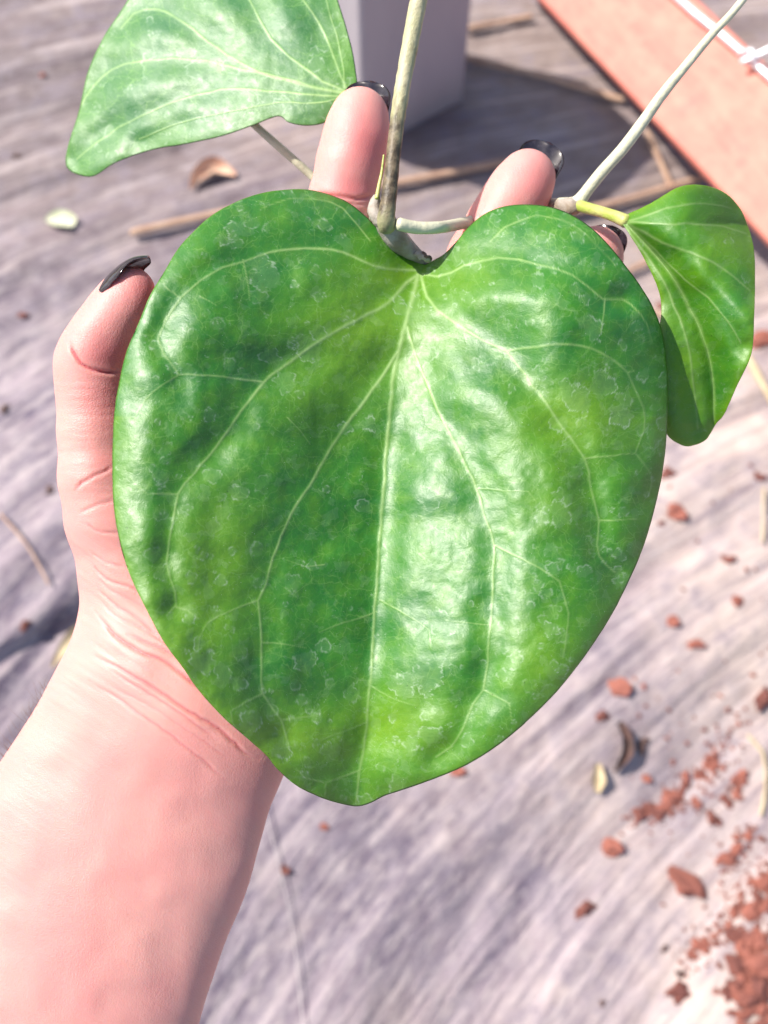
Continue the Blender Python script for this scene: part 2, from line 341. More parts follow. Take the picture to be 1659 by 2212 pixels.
def blade(pts, name, mat, label, cat, curl=.3):
    "small dry leaf: a curved, creased strip with pointed ends; pts (u, v, half width m)"
    P = np.array([np.r_[gp(u, v, .004), w_] for u, v, w_ in pts]); C = catmull(P, .004); n = len(C); c = C[:, :3].mean(0)
    T = np.gradient(C[:, :3], axis=0); T /= np.linalg.norm(T, axis=1)[:, None]; S = np.cross(T, (0, 0, 1)); S /= np.linalg.norm(S, axis=1)[:, None]
    V = []; K = 7
    for i in range(n):
        for k in range(K):
            a = k/(K-1)*2 - 1; wv = max(C[i, 3], .0004); V.append(C[i, :3] - c + S[i]*a*wv + np.array([0, 0, 1])*(wv*curl*a*a*1.5 + .0006*math.sin(i*1.3+k)))
    V = np.array(V); nn = len(V); V = np.vstack([V, V - [0, 0, .0005]])
    f = [[i*K+k, i*K+k+1, (i+1)*K+k+1, (i+1)*K+k] for i in range(n-1) for k in range(K-1)]; f += [[nn+q for q in reversed(x)] for x in f]
    b = [i*K for i in range(n)] + [(n-1)*K+k for k in range(1, K)] + [i*K+K-1 for i in range(n-2, -1, -1)] + [k for k in range(K-2, 0, -1)]
    f += [[b[i], b[i-1], nn+b[i-1], nn+b[i]] for i in range(len(b))]
    o = link(name, mesh_np(name, V, f), mat); o.location = c; tag(o, label, cat); return o
blade([(412, 408, .001), (432, 388, .007), (465, 372, .009), (508, 380, .002)], 'dry_leaf', M_dryleaf, 'tan curled dry leaf lying below the upper left leaf', 'dry leaf', .8)
blade([(98, 474, .002), (125, 478, .009), (160, 486, .006)], 'leaf_scrap', M_greenbit, 'pale greenish leaf scrap lying on the fabric far left', 'leaf scrap', .5)
blade([(112, 1442, .001), (140, 1402, .0045), (175, 1366, .006), (216, 1346, .004)], 'yellow_leaf', M_straw, 'narrow yellow curved leaf sticking out beside the wrist', 'dry leaf', .5)
blade([(1335, 1562, .002), (1350, 1590, .0035), (1352, 1630, .004), (1326, 1668, .001)], 'curled_leaf', M_dark, 'dark brown curled dry leaf right of the big leaf tip', 'dry leaf', 1.2)
blade([(1290, 1650, .002), (1292, 1690, .005), (1290, 1712, .002)], 'petal', M_straw, 'small cream petal left of the curled brown leaf', 'petal', .6)
blade([(115, 1500, .002), (135, 1480, .006), (165, 1462, .003)], 'dry_leaf', M_dryleaf, 'tan dry leaf scrap half hidden behind the wrist', 'dry leaf', .6)

import bmesh
protos = []
for k in range(8):
    b = bmesh.new(); bmesh.ops.create_icosphere(b, subdivisions=2, radius=1)
    for v in b.verts:
        q = v.co.copy(); v.co *= .8 + 1.1*fbm(np.float64(q.x*1.9 + k*9 + q.z), np.float64(q.y*1.9 + q.z*1.3), k) + .28*random.random()
    me = bpy.data.meshes.new('red_chip'); b.to_mesh(me); b.free()
    me.materials.append(M_chip if k % 3 else M_chip2); protos.append(me)
mdark = protos[0].copy(); mdark.materials.clear(); mdark.materials.append(M_dark)
def chip(u, v, r, label, group=None, el=1.3, ang=None, name='red_chip', me=None, cat='red chip', up=.3):
    p = gp(u, v); R = r*.9/F
    o = bpy.data.objects.new(name, me or random.choice(protos)); COL.objects.link(o)
    o.location = (p[0], p[1], p[2] + R*up); o.scale = (R*el*random.uniform(.8, 1.2), R*random.uniform(.65, .95), R*.5)
    o.rotation_euler = (random.uniform(-.4, .4), random.uniform(-.4, .4), random.uniform(0, 6.3) if ang is None else ang)
    tag(o, label, cat, group); return o
lone = [(1464,1108,17,'red chip on sunlit fabric just right of the big leaf edge'), (1455,1342,12,'small red chip right of the lower big leaf, left one of a close pair'),
 (1503,1394,14,'red chip right of the lower big leaf, right one of a close pair'), (1592,1298,12,'lone red chip right of the big leaf near the right border, lower of two'),
 (1572,1208,12,'lone red chip right of the big leaf near the right border, upper of two'), (1440,1022,13,'red chip peeping out under the tip of the small right leaf'),
 (1338,1488,19,'pinkish chip above the curled brown leaf'), (1300,1546,13,'small red chip touching the upper end of the curled brown leaf'),
 (1318,1832,17,'reddish smeared chip between big leaf tip and red rubble'), (1262,1994-32,17,'orange pebble alone on the lower middle fabric'),
 (1482,1913,26,'large oval brick red chip left of the rubble'), (1462,2144,21,'oval orange brown chip near the bottom below the rubble'),
 (990,1664,11,'tiny red chip just under the big leaf edge right of its tip'), (616,1880,9,'tiny red chip beside the thread right of the forearm'),
 (1398,1682,9,'tiny dark red chip right of the curled brown leaf'), (1646,1508,24,'red chip at the right border above the rubble'),
 (1428,662,11,'red chip in the gap beside the small right leaf'), (1640,738,20,'pinkish lump at the right border beside the small right leaf'),
 (92,163,8,'tiny brown chip near the top left'), (47,682,8,'tiny orange chip left of the thumb nail'), (1640,1030,10,'tiny red chip at the right border under the small right leaf'),
 (55,1351,13,'brown chip above the fabric overlap at far left'), (700,1786,7,'tiny brown chip below the big leaf tip')]
for u, v, r, lb in lone: chip(u, v, r, lb, ang=random.uniform(-.9, .1))
for u, v, r, lb in [(37,338,10,'dark crumb at the far left below the upper left leaf'), (106,1059,9,'dark crumb left of the thumb base'), (10,885,12,'dark brown crumb at the left border'),
 (1388,1611,12,'round dark blob standing in for the shadow right of the curled brown leaf'), (1435,2050,6,'tiny dark seed upper one of two below the oval brick red chip'), (1469,2103,8,'tiny dark seed lower one of two below the oval brick red chip'),  # the round one fills in for the curled leaf's cast shadow
 (1301,2167,6,'tiny dark seed near the bottom of the fabric'), (1600,140-20,6,'dark crumb beyond the salmon board')]:
    chip(u, v, r, lb, name='dark_crumb', me=mdark, cat='crumb')
def cluster(path, n, rr, spread, label, group):
    rr = (rr[0]*.85, rr[1]*.85)
    C = catmull(path, 5)
    for k in range(n):
        q = C[random.randrange(len(C))]; chip(q[0] + random.gauss(0, spread), q[1] + random.gauss(0, spread*.8), rr[0] + (rr[1]-rr[0])*random.random()**1.7, label, group, up=random.uniform(.0, .7))
cluster([(1590,1575), (1540,1650), (1480,1700), (1430,1745), (1385,1778)], 50, (4, 15), 13, 'red chip in the diagonal row of rubble below the right border', 'red chips in the diagonal row')
cluster([(1608,1682), (1566,1729)], 9, (8, 13), 6, 'red chip in the short clump right of the diagonal row', 'red chips in the short clump')
cluster([(1500,1730), (1530,1760), (1540,1775)], 7, (7, 12), 6, 'red chip in the small group under the diagonal row', 'red chips in the small group')
cluster([(1619,1802), (1590,1835), (1566,1869)], 14, (7, 14), 7, 'red chip in the upright clump near the right border', 'red chips in the upright clump')
cluster([(1600,1940), (1570,1995), (1545,2020), (1500,2063)], 28, (4, 13), 12, 'red chip in the loose tail beside the bottom right heap', 'red chips in the loose tail')
cluster([(1640,1880), (1650,1900), (1625,2090), (1650,2060), (1610,2150), (1650,2160), (1670,2110), (1600,2205), (1650,2230), (1690,2190)], 128, (5, 20), 21, 'red chip in the dense heap at the bottom right corner', 'red chips in the corner heap')
cluster([(1480,1100), (1600,1400), (1500,1500), (1620,1560), (1350,1450)], 9, (4, 7), 45, 'tiny red crumb scattered on the sunlit fabric at right', 'tiny crumbs on the right fabric')

def grit(name, spots, mat, label):
    "crumbs too fine to tell apart, joined into one object"
    base = np.array([v.co[:] for v in protos[2].vertices]); tri = np.array([p.vertices[:] for p in protos[2].polygons]); c0 = gp(1550, 1900); V, T = [], []
    for (u, v, r) in spots:
        p = gp(u, v); R_ = r*.9/F; a = rng.random()*6.3; ca, sa = math.cos(a), math.sin(a)
        q = base*[R_*1.2, R_*.8, R_*.7]; q = np.c_[q[:, 0]*ca - q[:, 1]*sa, q[:, 0]*sa + q[:, 1]*ca, q[:, 2]]
        T.append(tri + len(base)*len(V)); V.append(q + p - c0)
    o = link(name, mesh_np(name, np.vstack(V), None, np.vstack(T)), mat); o.location = c0; tag(o, label, None, None, 'stuff')
sp = []
for line, k_, sg in (([(1646,1860),(1640,2050),(1640,2230)], 330, 34), ([(1600,1560),(1530,1660),(1440,1750),(1370,1790)], 130, 24), ([(1620,1800),(1560,1880)], 50, 18), ([(1600,1930),(1490,2080)], 80, 20), ([(1640,1000),(1600,1500),(1400,1600),(1600,2000)], 60, 70)):
    C = catmull(line, 5)
    for _ in range(k_):
        q = C[rng.integers(len(C))]; sp.append((q[0] + rng.normal(0, sg), q[1] + rng.normal(0, sg), 1.5 + 3.5*rng.random()**2))
grit('red_grit', sp, M_chip2, 'fine red grit scattered between the red chips at lower right')

# ------------------------------------------------------------------ leaves
def ray_outline(pts, ns):
    C = catmull(pts, 3, True); L = np.r_[0, np.cumsum(np.hypot(*(np.roll(C, -1, 0) - C).T))]
    q = np.linspace(0, L[-1], ns, endpoint=False); Cc = np.vstack([C, C[0]])
    return np.c_[np.interp(q, L, Cc[:, 0]), np.interp(q, L, Cc[:, 1])]
def build_leaf(name, outline, center, veins, dist_fn, pillow, ns, nr, mat, parent, thick=.0011, flakes=(), lime_fn=None, rand_flakes=0, edge=(.0022, 34), bump=1.0, wob=1.2):
    """veins: (points, start width, end width, main?).  dist_fn(u, v, vd, e) -> distance from the lens."""
    O = ray_outline(outline, ns); k = np.arange(ns)
    nrm = np.roll(O, -1, 0) - np.roll(O, 1, 0); nrm = np.c_[nrm[:, 1], -nrm[:, 0]]; nrm /= np.linalg.norm(nrm, axis=1)[:, None]
    O = O + nrm*(wob*noise2(k*.05, 0*k + .5, 1) + wob*.5*noise2(k*.21, 0*k + .5, 2))[:, None]
    t = np.linspace(0, 1, nr + 1)[1:]
    UV = np.vstack([[center], (np.array(center) + t[:, None, None]*(O - center)[None]).reshape(-1, 2)])
    X, Y = UV[:, 0].copy(), UV[:, 1].copy()
    e = np.full(len(X), 1e9); Os = O[::max(1, ns//260)]
    e, _ = seg_dist(X, Y, np.vstack([Os, Os[0]]))
    pil = pillow if np.isscalar(pillow) else pillow(X, Y); vd = np.full(len(X), 400.0); mask = np.zeros(len(X)); soft = 0
    for pts, w0, w1, main in veins:
        c = catmull(pts, 22); c = c + rng.normal(0, .9, c.shape); d, fr = seg_dist(X, Y, c); wv = w0 + (w1 - w0)*fr
        mask = np.maximum(mask, np.exp(-(d/(wv*.54))**2)*(1 - .45*fr)*(1 if main else .75)*(.8 + .4*noise2(X*.05, Y*.05, 5)))
        if main:
            d2 = d/np.clip(1.15 - fr*.6, .3, 1); soft = soft + np.exp(-d2/26.); 
    vd = -26.*np.log(np.maximum(soft, 1e-7)); vd = np.clip(vd, 0, 400)
    up = pil*(1 - np.exp(-(np.maximum(vd, 0)/58.)**2)) + bump*(.0017*noise2(X/125 + 3.3, Y/88, 13) + .0010*noise2(X/75, Y/66, 3) + .00034*noise2(X/33, Y/33, 8) + .00010*noise2(X/14, Y/14, 6))
    up = up - edge[0]*np.exp(-(e/edge[1])) + .00012*np.clip(mask, 0, 1)
    film = np.zeros(len(X)); rim = np.zeros(len(X)); fl = list(flakes)
    for _ in range(rand_flakes):
        q = O[rng.integers(ns)]; s_ = 1 - abs(rng.normal(0, .28)); p = np.array(center) + (q - center)*s_; fl.append((p[0], p[1], 5 + 17*rng.random()**1.8, .25 + .5*rng.random()))
    for fx, fy, fr_, st in fl:
        m_ = (np.abs(X - fx) < fr_*1.8) & (np.abs(Y - fy) < fr_*1.8)
        if not m_.any(): continue
        dx, dy = X[m_] - fx, Y[m_] - fy; th = np.arctan2(dy, dx); R = fr_*(.78 + .12*rng.random()); a = 0
        for h_ in (2, 3, 5, 8, 13): a = a + np.cos(h_*th + rng.random()*6.3)*.30/h_**.6*rng.random()
        R = R*(1 + a)*(1 + .42*noise2(X[m_]/9, Y[m_]/9, 31) + .2*noise2(X[m_]/4, Y[m_]/4, 32)); dd = np.hypot(dx, dy) - R; gap = np.clip(.45 + 1.0*np.cos(th*rng.integers(1, 4) + rng.random()*6), .0, 1)
        rim[m_] = np.maximum(rim[m_], np.exp(-(dd/1.4)**2)*st*gap*.9); film[m_] = np.maximum(film[m_], (dd < 0)*st*.08)
    D = dist_fn(X, Y, vd, e) - up
    Dk = D[-ns:]; rings = []
    for a, push in ((.35, .55), (.75, .75), (1.0, .55), (1.0, 0.), (1.0, -3.0)):   # rolled rim, then the underside
        rings.append((O + nrm*push*.5, Dk + thick*a*.6))
    low = [i for i in range(nr - 12, 0, -22)]
    for i in low: sl = slice(1 + (i-1)*ns, 1 + i*ns); rings.append((UV[sl], D[sl] + thick*1.1))
    rings.append((np.repeat([center], ns, 0) + (O - center)*.004, np.full(ns, D[0] + thick)))
    U2 = np.vstack([UV] + [r[0] for r in rings]); D2 = np.r_[D, np.concatenate([r[1] for r in rings])]
    NRr = nr + len(rings); b = 1 + np.arange(NRr*ns).reshape(NRr, ns); bb = np.roll(b, -1, 1)
    f4 = np.c_[b[:-1].ravel(), b[1:].ravel(), bb[1:].ravel(), bb[:-1].ravel()]; f3 = np.c_[np.zeros(ns, int), b[0], bb[0]]
    V = at(U2[:, 0], U2[:, 1], D2); org = at(*center, D[0]); 
    # keep faces outward
    me = mesh_np(name, V - org, f4, f3); pad = len(V) - len(X); z = np.zeros(pad)
    attr(me, 'vein', np.r_[np.clip(mask, 0, 1), z]); attr(me, 'film', np.r_[film, z]); attr(me, 'rim', np.r_[rim, z])
    attr(me, 'lime', np.r_[(lime_fn(X, Y, e) if lime_fn else 0*X), z + .5]); attr(me, 'flat', np.c_[U2/400., 0*D2], 'FLOAT_VECTOR')
    o = link(name, me, mat); o.location = org
    o.parent = parent; o.matrix_parent_inverse = Matrix.Translation(parent.location).inverted(); return o

plant = bpy.data.objects.new('climbing_plant', None); COL.objects.link(plant); plant.location = at(835., 470., .268)
tag(plant, 'green vine with a large heart shaped leaf held in the hand', 'plant')

big_out = [(918,572),(905,562),(890,556),(862,540),(835,515),(810,490),(780,460),(745,435),(700,418),(660,411),(610,412),(560,420),(510,438),(460,465),(420,500),(385,540),(355,590),(325,640),(300,700),(275,760),(258,830),(248,900),(244,980),(245,1060),(252,1130),(268,1200),(290,1260),(320,1320),(355,1385),(395,1440),(430,1490),(480,1545),(530,1590),(575,1630),(600,1660),(640,1695),(690,1720),(730,1733),(770,1740),(800,1733),(830,1718),(870,1705),(940,1680),(1010,1650),(1080,1605),(1140,1555),(1200,1495),(1260,1420),(1310,1345),(1350,1270),(1385,1190),(1410,1110),(1428,1030),(1438,950),(1441,870),(1440,790),(1428,715),(1408,662),(1378,612),(1340,562),(1310,526),(1275,492),(1240,468),(1195,450),(1140,443),(1090,447),(1045,465),(1010,495),(985,525),(960,550),(940,562)]
V_ = []
def vein(pts, a=5.5, b=2.5, main=True): V_.append((pts, a, b, main))
vein([(904,592),(890,640),(872,720),(852,800),(843,880),(835,960),(828,1060),(820,1160),(815,1240),(808,1340),(802,1440),(795,1540),(785,1620),(775,1670),(769,1735)], 9, 4)
vein([(898,584),(878,583),(840,582),(807,574),(760,552),(717,540),(632,537),(564,551),(525,563),(458,590),(390,644),(342,733),(355,765),(387,809)], 5, 3)
vein([(898,598),(878,611),(839,654),(770,692),(696,733),(630,780),(569,826),(520,890),(466,967),(420,1020),(385,1067),(375,1118),(359,1217),(368,1250),(380,1279),(380,1310)], 6.5, 3.5)
vein([(862,760),(830,805),(790,860),(747,919),(700,990),(668,1051),(640,1090),(616,1138),(590,1205),(573,1262),(558,1297),(562,1340),(565,1388),(565,1440),(567,1498),(590,1530),(609,1556),(626,1621)], 6, 4)
vein([(880,706),(898,765),(918,820),(942,880),(965,925),(990,971),(1010,1012),(1029,1055),(1050,1120),(1069,1178),(1066,1225),(1064,1271),(1060,1350),(1052,1430),(1044,1491),(1022,1521),(1000,1570),(974,1614),(940,1635)], 5.5, 3)
vein([(908,596),(922,641),(945,668),(969,689),(1010,716),(1045,736),(1093,758),(1120,790),(1148,828),(1178,868),(1204,908),(1235,952),(1263,991),(1272,1020),(1275,1051),(1285,1090),(1293,1126),(1293,1201),(1329,1237)], 6, 3)
vein([(912,590),(926,594),(946,597),(975,588),(1001,574),(1040,562),(1077,556),(1120,560),(1160,570),(1200,580),(1235,592),(1270,618),(1305,647),(1342,645)], 4.5, 3)
def sv(pts, a=3.2, b=2.0): vein(pts, a, b, False)
sv([(569,826),(480,815),(387,809),(350,832),(315,863),(287,911)], 4, 2.4); sv([(385,1067),(350,1066),(319,1068),(279,1027)]); sv([(558,1297),(500,1318),(447,1345),(432,1375),(427,1406)])
sv([(567,1498),(530,1518),(498,1537),(503,1560),(515,1582)]); sv([(380,1310),(359,1330)]); sv([(380,1310),(405,1318),(431,1335)]); sv([(525,563),(532,590),(537,620),(540,650)])
sv([(1093,758),(1130,752),(1160,749),(1200,744),(1232,744),(1279,754),(1320,775),(1355,804),(1372,840),(1388,880),(1390,930),(1372,979),(1390,1000),(1406,1023),(1404,1070)], 4.2, 2.6)
sv([(1263,991),(1320,984),(1372,979)]); sv([(1069,1178),(1120,1205),(1165,1227),(1208,1255),(1220,1290),(1228,1323),(1224,1370),(1215,1422)], 4, 2.4)
sv([(1044,1491),(1070,1505),(1099,1519),(1105,1557)]); sv([(1305,647),(1303,680),(1298,720)]); sv([(1342,645),(1385,678),(1410,740)]); sv([(1355,804),(1372,800)])
sv([(1060,520),(1090,492),(1116,479),(1156,465),(1212,476),(1260,500),(1300,540),(1330,575)], 3, 2); sv([(800,520),(740,450),(690,432),(620,432),(560,452)], 3, 1.8)
sv([(815,1320),(780,1333),(740,1345),(690,1365)], 2.6, 1.6); sv([(820,1295),(880,1330),(925,1360),(928,1400)], 2.6, 1.6); sv([(798,1480),(850,1510),(900,1525)], 2.4, 1.6); sv([(790,1560),(740,1582),(690,1600)], 2.4, 1.6)
sv([(776,1665),(740,1680),(705,1690),(702,1725)], 3, 2); sv([(700,1690),(660,1680),(640,1660)], 2.6, 2); sv([(1293,1126),(1340,1122),(1385,1120)], 2.6, 1.8); sv([(1029,1055),(1090,1060),(1140,1062),(1160,1085)], 2.4, 1.6)
sv([(390,644),(360,620),(350,600)], 2.6, 1.8); sv([(700,1220),(660,1225),(620,1210)], 2, 1.4); sv([(620,900),(650,930),(670,960)], 2, 1.4); sv([(430,640),(470,660)], 2, 1.4)
sv([(609,1556),(650,1550),(690,1545)], 2.4, 1.6); sv([(565,1388),(620,1392),(660,1400)], 2.2, 1.5); sv([(1060,1350),(1010,1345),(960,1340)], 2.0, 1.4)
midc = catmull(V_[0][0], 20)
def big_dist(X, Y, vd, e):
    d, fr = seg_dist(X, Y, midc); mx = np.interp(Y, midc[:, 1], midc[:, 0]); dx = X - mx
    sr = lambda q: np.sqrt(q*q + 45.**2) - 45.; right = np.where(dx > 0, sr(dx), 0); left = np.where(dx < 0, sr(dx), 0)
    up = .0175*(1 - np.exp(-right/230.)) - .018*np.clip((right - 240)/330., 0, 2)**2
    up = up + .0235*left/450. - .010*np.clip((left - 370)/200., 0, 2)**2
    up = up - .012*np.clip((Y - 1380)/350., 0, 1.2)**2 - np.where(X < 915, .010*np.clip((700 - Y)/260., 0, 1.3)**2, (.0027 + .006*np.clip((X - 915)/150., 0, 1))*np.clip((660 - Y)/(95. + 115*np.clip((X - 915)/150., 0, 1)), 0, 1.4)**2)
    up = up + .0046*np.exp(-((X - 1200)/130.)**2 - ((Y - 640)/115.)**2) + .002*np.exp(-((X - 600)/110.)**2 - ((Y - 1000)/180.)**2)
    up = up - .005*np.exp(-((X - 915)/70.)**2 - ((Y - 590)/60.)**2)
    return .2655 - up + .026*(1000 - Y)/1300.
def big_lime(X, Y, e):
    g_ = lambda x, y, a, b, s_: s_*np.exp(-((X-x)/a)**2 - ((Y-y)/b)**2)
    return np.clip(g_(800,700,150,110,.95) + g_(850,590,80,30,.6) + g_(1000,600,110,80,.5) + g_(1240,900,150,90,.9) + g_(1200,1080,100,100,.5) + g_(700,860,140,110,.45) + g_(430,1330,110,200,.6)
        + g_(620,1600,160,70,.9) + g_(860,1560,120,90,.9) + g_(1160,1420,90,110,.6) + g_(480,1150,90,160,.4) + .5*np.exp(-e/45.)*(Y > 900), 0, 1)
flakes = [(508,499,24,.8),(570,592,44,.75),(665,752,34,.7),(585,770,22,.6),(615,825,26,.6),(1340,896,31,.95),(1276,706,30,.8),(955,1350,34,.85),(925,1450,44,.9),(870,1480,34,.8),(800,915,18,.8),(1190,1362,20,.8),
 (1110,1428,22,.8),(1085,1458,14,.8),(918,1545,13,.8),(785,1095,18,.7),(452,898,16,.7),(560,640,20,.4),(1210,1110,30,.7),(1245,860,34,.8),(1300,830,34,.7),(1390,810,16,.6),(1200,1450,24,.6),(930,1588,24,.8),(1010,1600,18,.7),
 (660,1430,30,.7),(700,1395,18,.7),(760,1500,20,.5),(440,1430,26,.8),(430,1390,16,.8),(610,1620,24,.7),(540,1560,26,.8),(640,1480,14,.5),(1375,705,16,.4),(545,480,16,.5),(690,640,14,.4),(630,1260,20,.4),(930,1080,22,.5),(1080,880,18,.4),(980,1230,26,.5),(470,700,20,.4),(1010,1150,16,.4),(880,980,18,.35)]
big = build_leaf('leaf', big_out, (850., 1100.), V_, big_dist, lambda X, Y: .0024 - .0012*np.clip((870 - X)/120., 0, 1)*np.clip((X - 330)/120., 0, 1), 1300, 270, M_leaf, plant, thick=.0013, flakes=flakes, lime_fn=big_lime, rand_flakes=300, edge=(.0016, 26))
big['label'] = 'large heart shaped leaf with pale veins and dried water marks'

left_out = [(758,208),(770,188),(765,140),(755,90),(741,40),(728,0),(700,-80),(620,-150),(500,-170),(380,-110),(300,-30),(255,35),(220,90),(190,160),(172,240),(150,310),(143,350),(155,370),(185,380),(207,377),(250,350),(330,322),(400,310),(480,292),(540,272),(600,250),(625,264),(660,270),(700,264),(735,240)]
V_ = []
vein([(752,203),(700,193),(640,180),(560,155),(470,105),(400,50),(340,20),(290,30),(262,60)], 7, 3.5); vein([(750,203),(690,192),(620,170),(520,148),(420,128),(300,132),(220,165),(178,225)], 5.5, 3)
vein([(752,206),(700,207),(600,197),(500,192),(400,212),(280,262),(200,315),(165,345)], 4.5, 2.5); vein([(750,200),(700,175),(650,140),(600,100),(560,40),(530,-20),(500,-90)], 5, 3); vein([(752,198),(735,160),(712,100),(690,50),(655,0),(620,-60)], 4.5, 2.5)
vein([(745,190),(742,150),(735,100),(720,50),(700,-20)], 3, 2); vein([(750,210),(680,222),(600,222),(500,240),(400,262),(300,300)], 3, 2)
def left_dist(X, Y, vd, e):
    q = (770 - X)/600.; return .300 + .028*np.maximum(q, 0)**2 + .010*np.clip((Y - 150)/200., 0, 2)**2*(1-q*.4) + .012*np.clip((80 - Y)/250., 0, 2)**2 + .012*(200 - Y)/300.
build_leaf('leaf', left_out, (520., 110.), V_, lambda X, Y, a, b: left_dist(X, Y, a, b), .0028, 800, 170, M_leaf2, plant, thick=.0013, rand_flakes=90, edge=(.0009, 22),
    flakes=[(440,150,36,.6),(330,150,30,.7),(400,118,22,.6),(500,150,24,.5),(690,90,24,.5),(230,250,20,.4),(600,235,20,.5),(300,200,24,.4),(540,215,22,.4)],
    lime_fn=lambda X, Y, e: np.clip(np.exp(-((X-760)/70)**2 - ((Y-150)/140)**2) + .6*np.exp(-e/16), 0, 1))['label'] = 'waxy pale green leaf cut off by the top edge'

right_out = [(1349,466),(1400,442),(1465,405),(1513,400),(1562,414),(1597,448),(1616,490),(1628,539),(1631,603),(1629,684),(1623,764),(1594,829),(1565,893),(1546,916),(1523,951),(1487,964),(1462,956),(1442,940),(1425,905),(1413,850),(1412,780),(1422,720),(1429,668),(1420,619),(1390,555),(1348,488),(1340,475)]
V_ = []
vein([(1352,480),(1433,484),(1481,482),(1562,490),(1613,506)], 5, 3); vein([(1356,482),(1433,526),(1497,548),(1562,580),(1620,629)], 6, 4); vein([(1362,490),(1449,574),(1481,606),(1529,645),(1571,693),(1600,742)], 4.5, 3)
vein([(1354,484),(1413,548),(1458,606),(1491,668),(1520,732),(1539,813),(1542,909)], 10, 6); vein([(1352,488),(1413,574),(1446,635),(1478,716),(1497,813),(1507,925)], 6, 4); vein([(1360,478),(1440,450),(1520,438),(1580,450)], 4, 3)
def right_dist(X, Y, vd, e):
    c = catmull(V_mid, 20); cx = np.interp(Y, c[:, 1], c[:, 0]); dx = X - cx
    return .2745 - .006*dx/100. - (.007*(1 - np.exp(-np.abs(dx)/60.))) + .010*np.clip((dx - 50)/110., 0, 2)**2 + .010*np.clip((Y - 700)/250., 0, 2)**2 + .008*np.clip((520 - Y)/120., 0, 2)**2
V_mid = V_[3][0]
build_leaf('leaf', right_out, (1520., 690.), V_, right_dist, .0036, 640, 130, M_leaf3, plant, thick=.0016, rand_flakes=6, edge=(.0012, 16),
    lime_fn=lambda X, Y, e: np.clip(.9*np.exp(-((X-1470)/50)**2 - ((Y-820)/120)**2) + .7*np.exp(-((X-1560)/60)**2 - ((Y-540)/60)**2) + .9*np.exp(-e/12), 0, 1), bump=1.3)['label'] = 'smaller glossy leaf hanging at the right'

# ------------------------------------------------------------------ stems
ms = tube_px('stem', [(915,-60,.2720,20),(905,0,.272,19),(893,60,.272,18.5),(878,140,.2715,17.5),(866,210,.271,16.8),(856,280,.2705,16),(848,350,.270,15.5),(841,420,.2695,16.5),(837,450,.2695,18),(834,476,.270,21),(836,490,.2715,20)], M_woody, plant, 6, 20, bumpy=.10, seed=4)
P = np.zeros(len(ms.data.vertices)*3, np.float32); ms.data.vertices.foreach_get('co', P); uu, vv, dd = to_px(P.reshape(-1, 3).astype(float))
dark = np.clip((vv - 235 + 60*noise2(uu*.05, vv*.03, 2))/60, 0, 1)*np.clip((495 - vv)/60, .25, 1)*np.clip(1.1 - (uu-(865))/60., .4, 1) + .8*np.clip(noise2(uu*.2, vv*.06, 9)*3 - .6, 0, 1)
attr(ms.data, 'dark', np.clip(dark, 0, 1)); ms['label'] = 'thick woody main stem'
tube_px('petiole', [(826,440,.2735,15),(830,468,.2745,21),(840,492,.2765,25),(858,517,.2785,25),(880,537,.2805,20),(901,552,.2822,15),(918,566,.2838,11)], M_petiole, plant, 5, 22, bumpy=.07, seed=3)['label'] = 'swollen grey petiole of the large leaf'
tube_px('bud', [(814,425,.2720,8),(809,445,.2720,14),(812,465,.2715,16),(826,480,.271,15)], M_petiole, plant, 5, 16, bumpy=.3, seed=6)['label'] = 'knobbly pale bud at the joint'
tube_px('sprout', [(829,335,.2700,2),(825,370,.2705,3),(819,400,.2705,4),(814,428,.270,5)], M_greenst, plant, 8, 10)['label'] = 'thin green sprout beside the main stem'
tube_px('scar', [(897,550,.2795,5),(908,551,.2785,8),(920,558,.2785,7),(930,562,.2795,4)], M_petiole, plant, 3, 12, bumpy=.9, seed=5)
tube_px('scar', [(913,545,.2785,3),(920,552,.2775,5),(931,559,.2785,3)], M_scab, plant, 3, 9, bumpy=1.4, seed=8)['label'] = 'dark dried leaf scar'
tube_px('vine', [(862,484,.270,14),(900,492,.272,13.5),(950,491,.275,13),(1000,482,.288,12.5),(1080,462,.305,12.5),(1160,448,.304,14),(1205,445,.294,17),(1232,446,.290,20),(1248,438,.2885,17),(1262,420,.288,13.5),(1300,372,.287,13),(1345,322,.286,12.8),(1390,262,.285,12.3),(1432,203,.284,11.5),(1485,138,.283,10),(1540,72,.282,9),(1580,30,.281,8.5),(1640,-45,.28,8)], M_pale, plant, 8, 18, bumpy=.05)['label'] = 'pale vine running to the upper right'
tube_px('node', [(1205,446,.2935,15),(1222,447,.2905,20),(1240,446,.2885,19),(1250,442,.288,14)], M_petiole, plant, 4, 16, bumpy=.35, seed=2)
tube_px('petiole', [(1244,442,.2885,13),(1270,450,.285,12.5),(1300,458,.281,12),(1330,468,.2775,13),(1352,478,.2755,15)], M_greenst, plant, 6, 16)['label'] = 'yellow green petiole of the right leaf'
tube_px('vine', [(520,240,.3085,8),(552,272,.3095,8.5),(600,315,.3115,9),(640,350,.3135,9),(700,402,.3145,9),(790,462,.300,10),(815,470,.275,11)], M_pale, plant, 10, 12)['label'] = 'thin pale vine passing behind the index finger'

